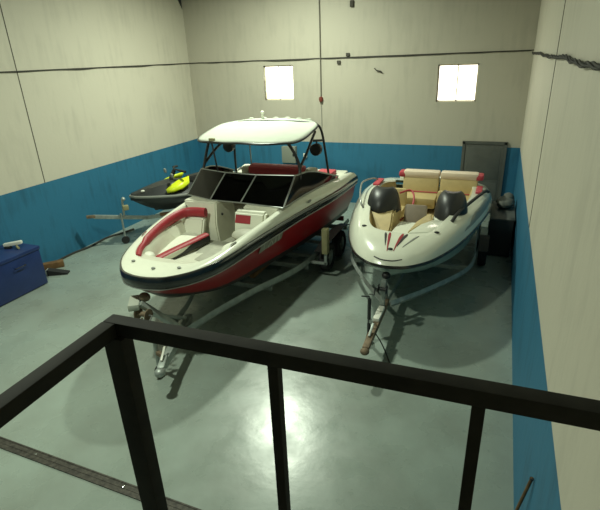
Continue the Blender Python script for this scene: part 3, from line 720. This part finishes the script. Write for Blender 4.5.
def build_trailer_small():
    t = thing('boat_trailer', 'rust stained boat trailer under the small white jet boat', 'trailer', (SX, SY, 0))
    z = .38
    for s in (1, -1):
        p = crv([(s*.05, -2.15, z), (s*.55, -1.45, z), (s*1.10, -.45, z), (s*1.22, .4, z), (s*1.22, 2.6, z)], 22)
        G().tube(p, (.036, .060), 4, flat=(0, 0, 1)).obj('frame_rail', 'galv', t, sharp=60)
        wheel_parts(t, (s*1.36, .85, .27), .27, .17)
        g = G(); g.loft([[(s*1.27, .85+.36*math.cos(a), .36+.28*math.sin(a)), (s*1.46, .85+.36*math.cos(a), .36+.28*math.sin(a)), (s*1.46, .85+.34*math.cos(a), .36+.26*math.sin(a)), (s*1.27, .85+.34*math.cos(a), .36+.26*math.sin(a))] for a in [PI*(.08+.84*k/12) for k in range(13)]])
        g.obj('mudguard', 'plasticb', t)
        g = G().bar((s*.48, -.2, .53), (s*.48, 2.5, .545), .09, .10, .01)
        bk = g.obj('bunk', 'wood', t)
        for y in (.3, 2.2): sub(bk, G().bar((s*.48, y, .36), (s*.48, y, .50), .06, .06, up=(0, 1, 0)), 'bunk_bracket', 'galv')
    for y, h in ((-.2, 1.12), (.85, 1.2), (2.2, 1.2)): G().bar((-h, y, .33), (h, y, .33), .06, .08, .005).obj('cross_member', 'galv', t)
    G().bar((0, -.2, .33), (-.06, -2.2, z), .08, .10, .006).obj('spine', 'galv', t)
    G().bar((-.03, -2.05, z), (.0, -3.25, z+.02), .085, .10, .006).obj('tongue', 'rust', t)
    g = G().bar((.0, -3.22, z+.05), (.01, -3.58, z+.03), .10, .08, .02); g.ball((.01, -3.62, z+.02), (.065, .065, .05)); cp = g.obj('coupler', 'rust', t)
    sub(cp, G().bar((0, -3.35, z+.10), (0, -3.1, z+.17), .03, .02, .004), 'coupler_lever', 'galv')
    g = G().box((-.02, -2.66, z+.09), (.10, .42, .06), bev=.015); g.obj('step_plate', 'whitep', t)
    # winch post
    g = G().bar((-.03, -2.40, z+.04), (-.02, -2.36, .92), .07, .07, .005, up=(0, 1, 0)); g.bar((-.03, -2.05, z+.04), (-.02, -2.32, .84), .05, .05, .004, up=(0, 1, 0))
    wp = g.obj('winch_post', 'galv', t)
    sub(wp, G().lathe([(.02, -.07), (.07, -.07), (.07, -.06), (.03, -.055), (.03, .055), (.07, .06), (.07, .07), (.02, .07)], 18, Matrix.Translation((-.02, -2.46, .80)) @ Matrix.Rotation(PI/2, 4, 'Y')), 'winch_drum', 'plasticb')
    sub(wp, G().tube([(-.09, -2.46, .80), (-.14, -2.46, .80), (-.14, -2.50, .70), (-.22, -2.50, .70)], .011, 8), 'winch_handle', 'plasticb')
    sub(wp, G().ball((-.02, -2.22, .93), (.07, .07, .06)), 'bow_roller', 'blackv')
    g = G().tube([(-.14, -2.80, .18), (-.14, -2.80, .78)], .028, 10); jk = g.obj('jockey_stand', 'plasticb', t)
    sub(jk, G().tube([(-.14, -2.80, .78), (-.14, -2.80, .82), (-.26, -2.82, .82)], .012, 8), 'crank_handle', 'plasticb')
    sub(jk, G().lathe([(.03, -.025), (.085, -.025), (.09, 0), (.085, .025), (.03, .025)], 18, Matrix.Translation((-.14, -2.80, .09)) @ Matrix.Rotation(PI/2, 4, 'Y')), 'jockey_wheel', 'rubber')
    sub(jk, G().bar((-.16, -2.80, .40), (-.02, -2.80, .40), .05, .06, .004), 'clamp', 'galv')
    # loose cable loop dangling off the tongue
    G().tube(crv([(.04, -3.1, z), (.12, -3.05, .2), (.22, -3.1, .03), (.30, -3.3, .012), (.22, -3.5, .012)], 14), .010, 6).obj('light_cable', 'cable', t)
    return t
build_trailer_small()

# ------------------------------------------------------------------ personal watercraft on its trailer, far left
JX, JY, JR = -8.30, 8.88, math.atan2(-.77, -.64)
def build_jetski():
    # local frame: bow at origin, +x towards the bow, -x astern
    b = thing('jet_ski', 'black jet ski with lime yellow panels parked by the blue left wall', 'jet ski', (JX, JY, .62), rz=JR)
    N = 26
    st = []
    def prof(t):         # t 0 bow .. 1 stern
        w = .60*min(1, (t*2.6)**.55) if t > 0 else .0
        return -2.75*t, w*(1-.12*max(0, t-.6))
    rings = []
    for k in range(N):
        t = (k+.02)/(N-1+.02); x, w = prof(t)
        zk = .50+.42*max(0, 1-t*3.2)**1.6; zs = 1.00-.06*t
        rings.append([(x, -w, zs), (x, -w*.96, zs-.10), (x, -w*.72, .72+.22*max(0, 1-t*4)), (x, 0, zk), (x, w*.72, .72+.22*max(0, 1-t*4)), (x, w*.96, zs-.10), (x, w, zs)])
    G().loft(rings).obj('hull', 'plasticb', b)
    rr = []
    for k in range(N):
        t = (k+.02)/(N-1+.02); x, w = prof(t); rr.append((x, w, 1.0-.06*t))
    G().tube(rr[::-1]+[(x, -y, z) for x, y, z in rr], (.03, .035), 8, flat=(0, 0, 1)).obj('bumper', 'greyp', b)
    rings = []
    for k in range(22):
        t = k/21; x, w = prof(min(1, .015+t)); 
        crown = .06+.26*math.sin(PI*min(1, t*2.1)*.5)*(1 if t < .42 else max(.35, 1-(t-.42)*3.2))
        z0 = 1.0-.06*t; wi = w*.92
        ridge = .45 if t < .42 else .28
        rings.append([(x, -wi, z0), (x, -wi*.8, z0+.06), (x, -w*ridge, z0+crown*.9), (x, 0, z0+crown), (x, w*ridge, z0+crown*.9), (x, wi*.8, z0+.06), (x, wi, z0)])
    G().loft(rings).obj('deck', 'plasticb', b)
    for s in (-1, 1):
        g = G().loft([[(-.82, s*.40, 1.13), (-.82, s*.50, 1.09)], [(-.98, s*.36, 1.23), (-1.0, s*.53, 1.10)], [(-1.18, s*.30, 1.31), (-1.22, s*.52, 1.14)], [(-1.46, s*.28, 1.36), (-1.42, s*.42, 1.22)]], closed=False, caps=False)
        o = g.obj('side_panel', 'yellow', b); o.modifiers.new('t', 'SOLIDIFY').thickness = .05; lab(o, 'lime yellow side panel')
    g = G().loft([[(-1.45, -.14, 1.18), (-1.45, .14, 1.18), (-1.45, .12, 1.30), (-1.45, -.12, 1.30)], [(-1.9, -.20, 1.12), (-1.9, .20, 1.12), (-1.9, .16, 1.34), (-1.9, -.16, 1.34)], [(-2.5, -.18, 1.06), (-2.5, .18, 1.06), (-2.5, .14, 1.32), (-2.5, -.14, 1.32)]])
    bmesh.ops.bevel(g.bm, geom=g.bm.edges[:], offset=.03, segments=2, affect='EDGES'); g.obj('seat', 'blackv', b)
    g = G().tube([(-1.05, 0, 1.28), (-1.18, 0, 1.50)], .05, 10); g.tube(crv([(-1.34, -.40, 1.50), (-1.22, -.2, 1.53), (-1.18, 0, 1.53), (-1.22, .2, 1.53), (-1.34, .40, 1.50)], 14), .022, 8)
    hb = g.obj('handlebar', 'blackv', b)
    for s in (-1, 1):
        sub(hb, G().tube([(-1.22, s*.24, 1.53), (-1.36, s*.42, 1.50)], .03, 8), 'grip', 'blackv')
        sub(hb, G().box((-1.02, s*.36, 1.44), (.05, .16, .10), bev=.02), 'mirror', 'greyp')
    G().ball((-.30, .16, 1.12), (.05, .035, .03)).obj('bow_cleat', 'whitep', b)
    for c in b.children: c.location.z += .16
    return b
build_jetski()
t = thing('jet_ski_trailer', 'galvanised trailer with long drawbar under the black jet ski', 'trailer', (JX, JY, 0), rz=JR)
G().bar((-2.8, 0, .44), (-.28, 0, .55), .07, .09, .005).bar((-.34, 0, .545), (.92, 0, .80), .07, .09, .005).obj('drawbar', 'galv', t)
g = G().bar((.88, 0, .805), (1.08, 0, .82), .09, .07, .015); g.obj('coupler', 'rust', t)
G().tube([(.30, .10, .20), (.30, .10, .80)], .025, 8).obj('jockey_stand', 'galv', t)
G().lathe([(.03, -.025), (.09, -.025), (.10, 0), (.09, .025), (.03, .025)], 18, Matrix.Translation((.30, .10, .10)) @ Matrix.Rotation(PI/2, 4, 'X')).obj('jockey_wheel', 'rubber', t)
g = G().bar((.22, 0, .69), (.20, 0, 1.12), .05, .06, .005, up=(0, 1, 0)); g.ball((.17, 0, 1.12), (.05, .07, .05))
w = g.obj('winch_post', 'galv', t); sub(w, G().box((.16, .09, .92), (.14, .12, .12), bev=.02), 'winch', 'khaki')
for s in (-1, 1):
    G().bar((-2.7, s*.42, .60), (-.6, s*.30, .66), .09, .07, .01).obj('bunk', 'wood', t)
    mt = Matrix.Translation((-1.9, s*.78, .26)) @ Matrix.Rotation(PI/2, 4, 'X')
    wt = G().lathe([(.15, -.08), (.23, -.08), (.26, -.03), (.26, .03), (.23, .08), (.15, .08)], 24, mt).obj('wheel', 'rubber', t)
    sub(wt, G().lathe([(.002, -.05), (.15, -.06), (.15, .06), (.05, .05), (.002, .06)], 20, mt), 'rim', 'alu')
for x in (-.8, -1.9, -2.6): G().bar((x, -.66 if x == -1.9 else -.45, .40), (x, .66 if x == -1.9 else .45, .40), .06, .06).obj('cross_member', 'galv', t)

# ------------------------------------------------------------------ things along the walls
# navy steel chest by the left wall
t = thing('tool_chest', 'large navy blue steel chest standing by the left wall', 'chest', (-8.82, 5.0, 0))
G().box((0, 0, .40), (.80, 2.40, .76), bev=.008).obj('body', 'navy', t)
ld = G().box((0, 0, .815), (.83, 2.44, .07), bev=.012).obj('lid', 'navy', t)
for y in (-.7, .7): G().tube(crv([(.405, y-.11, .60), (.44, y-.10, .60), (.44, y+.10, .60), (.405, y+.11, .60)], 8), .010, 8).obj('handle', 'plasticb', t)
for y in (-1.1, 1.1):
    for x in (-.33, .33): G().box((x, y, .01), (.08, .08, .02)).obj('foot', 'plasticb', t)
# white and black hand tool on the chest
t = thing('hand_tool', 'small white and black hand tool lying on the navy chest', 'tool', (-8.84, 5.98, .85), rz=.5)
t['zoff'] = 0
G().box((0, 0, .085), (.36, .09, .07), Matrix.Rotation(-.12, 3, 'Y'), bev=.02).obj('tool_body', 'whitep', t)
G().box((-.10, -.02, .024), (.12, .10, .045), bev=.012).obj('battery', 'plasticb', t)
G().tube([(.06, .0, .05), (.12, -.10, .028), (.16, -.14, .028)], .022, 8).obj('tool_grip', 'khaki', t)
# timber offcut and a black shoe on the floor behind the chest
o = G().box((0, 0, .07), (.16, .42, .14), bev=.012).obj('timber_block', 'wood'); o.location = (-8.98, 6.86, 0); o.rotation_euler = (0, 0, -.7)
tag(o, 'brown timber block lying on the floor beyond the navy chest', 'wood block')
t = thing('rubber_wedge', 'black wheel chock with white end on the floor beside the navy chest', 'chock', (-8.62, 6.62, 0), rz=.5)
G().loft([[(-.18, -.08, 0), (-.18, .08, 0), (-.18, .08, .13), (-.18, -.08, .13)], [(.24, -.08, 0), (.24, .08, 0), (.24, .08, .03), (.24, -.08, .03)]]).obj('wedge', 'rubber', t)
lab(G().box((-.19, 0, .07), (.03, .15, .11), bev=.006).obj('end_plate', 'whitep', t), 'white end plate')
# hose along the foot of the left wall
pts = [(-9.15, 6.9, .03), (-9.20, 7.6, .025), (-9.12, 8.1, .03), (-9.18, 8.7, .025), (-9.05, 9.1, .025), (-8.95, 9.5, .025)]
tag(G().tube(crv(pts, 40), .025, 8).obj('hose', 'cable'), 'dark hose lying along the foot of the blue left wall', 'hose')
# cables along the horizontal joint
random.seed(3)
def cable(a, bb, n, jit, r, name, label):
    P = [Vector(a).lerp(Vector(bb), k/(n-1)) for k in range(n)]
    ax = Vector((0, 0, 1))
    P = [p+ax*random.uniform(-jit, jit) for p in P]
    return tag(G().tube(crv([tuple(p) for p in P], n*4), r, 6).obj(name, 'cable'), label, 'cable')
cable((XL+.02, -2.5, ZJ-.01), (XL+.02, YB-.03, ZJ-.01), 30, .014, .011, 'wall_cable', 'thin dark cable along the panel joint of the left wall')
cable((XL+.05, YB-.02, ZJ-.01), (XR-.06, YB-.02, ZJ-.02), 24, .016, .012, 'wall_cable', 'thin dark cable along the back wall above both windows')
def bundle():
    g = G(); ctrl = []
    n = 34
    for k in range(n):
        y = 13.2-12.6*k/(n-1); ctrl.append((XR-.035, y, 4.085-.012*math.sin(k*.6)+random.uniform(-.012, .012)))
    c = crv(ctrl, 260)
    for ph in (0, 2.1, 4.2):
        g.tube([(x+.010*math.cos(i*.28+ph), y, z+.014*math.sin(i*.28+ph)) for i, (x, y, z) in enumerate(c)], .011, 6)
    return tag(g.obj('wall_cable', 'cable'), 'thick twisted dark cable bundle strung along the right wall', 'cable')
bundle()
# pull cord with a red handle hanging down the back wall
M['conduit'] = mat('grey_conduit', (.16, .15, .12), .6)
t = thing('pull_cord', 'red handled pull cord hanging down back wall between the windows', 'cord', (-4.87, YB-.04, 3.0))
G().tube([(0, 0, 3.12), (0, 0, ZT-.01)], .014, 8).obj('conduit', 'conduit', t)
G().lathe([(.01, 3.12), (.05, 3.10), (.062, 3.05), (.05, 2.98), (.01, 2.95)], 16).obj('pull_handle', 'redp', t)
G().tube([(0, 0, 2.95), (.01, 0, 2.5), (0, 0, 2.0)], .006, 6).obj('tail_string', 'alu', t)
# little fixings on the back wall
for x, z, nm, l in ((-4.07, 4.205, 'junction_box', 'small dark junction box on the back wall cable'), (-4.33, 4.02, 'cable_clip', 'small dark clip just below the back wall cable, left of the hook')):
    tag(G().box((x, YB-.025, z), (.10, .06, .09), bev=.012).obj(nm, 'joint'), l, 'fixing')
tag(G().tube([(-3.32, YB-.02, 3.84), (-3.25, YB-.05, 3.78), (-3.14, YB-.05, 3.76), (-3.10, YB-.03, 3.72)], .016, 8).obj('wall_hook', 'joint'), 'small dark bent hook on the back wall between the two windows', 'hook')
tag(G().box((-3.96, YB-.03, 5.44), (.10, .06, .16), bev=.012).obj('wall_bracket', 'joint'), 'small dark bracket high on the back wall above the cable', 'bracket')
# electrical boxes low on the back wall, behind the canopy tower
t = thing('electrical_box', 'grey electrical box on the blue back wall behind the bowrider tower', 'electrical box', (-5.93, YB-.075, 1.2))
G().box((0, 0, 1.42), (.46, .16, .50), bev=.012).obj('enclosure', 'grey_box', t); G().box((.16, -.085, 1.42), (.04, .02, .07), bev=.005).obj('latch', 'plasticb', t)
t = thing('power_socket', 'small white socket on the back wall right of the electrical box', 'socket', (-5.42, YB-.03, 1.35))
G().box((0, 0, 1.40), (.12, .06, .12), bev=.01).obj('faceplate', 'whitep', t); G().lathe([(.03, 0), (.034, .01), (.02, .02)], 12, Matrix.Translation((0, -.03, 1.40)) @ Matrix.Rotation(PI/2, 4, 'X')).obj('plug_cap', 'greyp', t)
# charcoal cabinet by the right wall with a grey bag on top
t = thing('metal_cabinet', 'low charcoal metal cabinet by the right wall behind the jet boat', 'cabinet', (.29, 11.0, 0))
G().box((0, 0, .44), (.46, 1.3, .82), bev=.008).obj('body', 'charcoal', t)
G().box((0, 0, .865), (.50, 1.34, .03), bev=.006).obj('top', 'grey_door', t)
for y in (-.32, .32):
    dd = G().box((-.238, y, .45), (.02, .60, .74), bev=.004).obj('door', 'charcoal', t); sub(dd, G().box((-.256, y-(.22 if y > 0 else -.22), .50), (.02, .02, .12), bev=.004), 'handle', 'alu')
for y in (-.58, .58):
    for x in (-.18, .18): G().box((x, y, .016), (.05, .05, .032)).obj('foot', 'plasticb', t)
g = G(); 
for k, (x, y, z, r) in enumerate(((0, 0, .12, (.20, .30, .115)), (.05, .12, .17, (.13, .18, .13)), (-.04, -.14, .11, (.15, .16, .10)))): g.ball((x, y, z), r)
o = g.obj('cloth_bag', 'bag'); o.location = (.33, 11.25, .881); tag(o, 'crumpled grey cloth bag on the charcoal cabinet by right wall', 'bag')
# broom handle leaning on the right wall below the rail
a = Vector((.44, 3.30, 0)); top = Vector((.548, 3.13, 1.12))
t = thing('broom', 'thin brown broom stick leaning on the blue right wall below the rail', 'broom', (a.x, a.y, 0))
t['zoff'] = 0
G().tube([Vector((0, 0, .10)), top-a], .013, 8).obj('stick', 'wood', t)
G().tube([(top-a)*.985, top-a], .016, 8).obj('end_cap', 'plasticb', t)
G().box((0, 0, .06), (.06, .30, .12), bev=.01).obj('broom_head', 'plasticb', t)

# ------------------------------------------------------------------ light
def lamp(loc, e, col, size=.45):
    d = bpy.data.lights.new('overhead_light', 'AREA'); d.shape = 'DISK'; d.size = size; d.spread = math.radians(170); d.energy = e; d.color = col
    o = bpy.data.objects.new('overhead_light', d); C.objects.link(o); o.location = loc
    return o
LC = (.90, 1.0, .80)
lamp((-5.2, 10.2, 6.6), 450, LC, .35)
lamp((-5.0, 3.0, 6.8), 300, LC, .35)  # weaker unseen lamp near the camera, added as fill for the walls
w = bpy.data.worlds.new('World'); bpy.context.scene.world = w; w.use_nodes = True
w.node_tree.nodes['Background'].inputs[0].default_value = (.8, .9, 1, 1); w.node_tree.nodes['Background'].inputs[1].default_value = .3

# ------------------------------------------------------------------ camera
f, yaw, pitch, roll = 470.657305, .401780784, .398329752, .0403787878
cy_, sy_, cp_, sp_ = math.cos(yaw), math.sin(yaw), math.cos(pitch), math.sin(pitch)
fw = Vector((-sy_*cp_, cy_*cp_, -sp_)); r = Vector((cy_, sy_, 0)); dn = fw.cross(r)
cr, sr = math.cos(roll), math.sin(roll)
r2 = cr*r+sr*dn; d2 = -sr*r+cr*dn
cam = bpy.data.cameras.new('Camera'); co = bpy.data.objects.new('Camera', cam); C.objects.link(co)
cam.sensor_fit = 'HORIZONTAL'; cam.sensor_width = 36; cam.lens = f*36/600; cam.clip_start = .05
co.matrix_world = Matrix((r2, -d2, -fw)).transposed().to_4x4(); co.location = (0, 0, 4.2)
sc = bpy.context.scene; sc.camera = co
sc.view_settings.view_transform = 'Standard'; sc.view_settings.look = 'None'; sc.view_settings.gamma = 1; sc.view_settings.exposure = 0
for o in C.objects:
    if 'zoff' in o: del o['zoff']
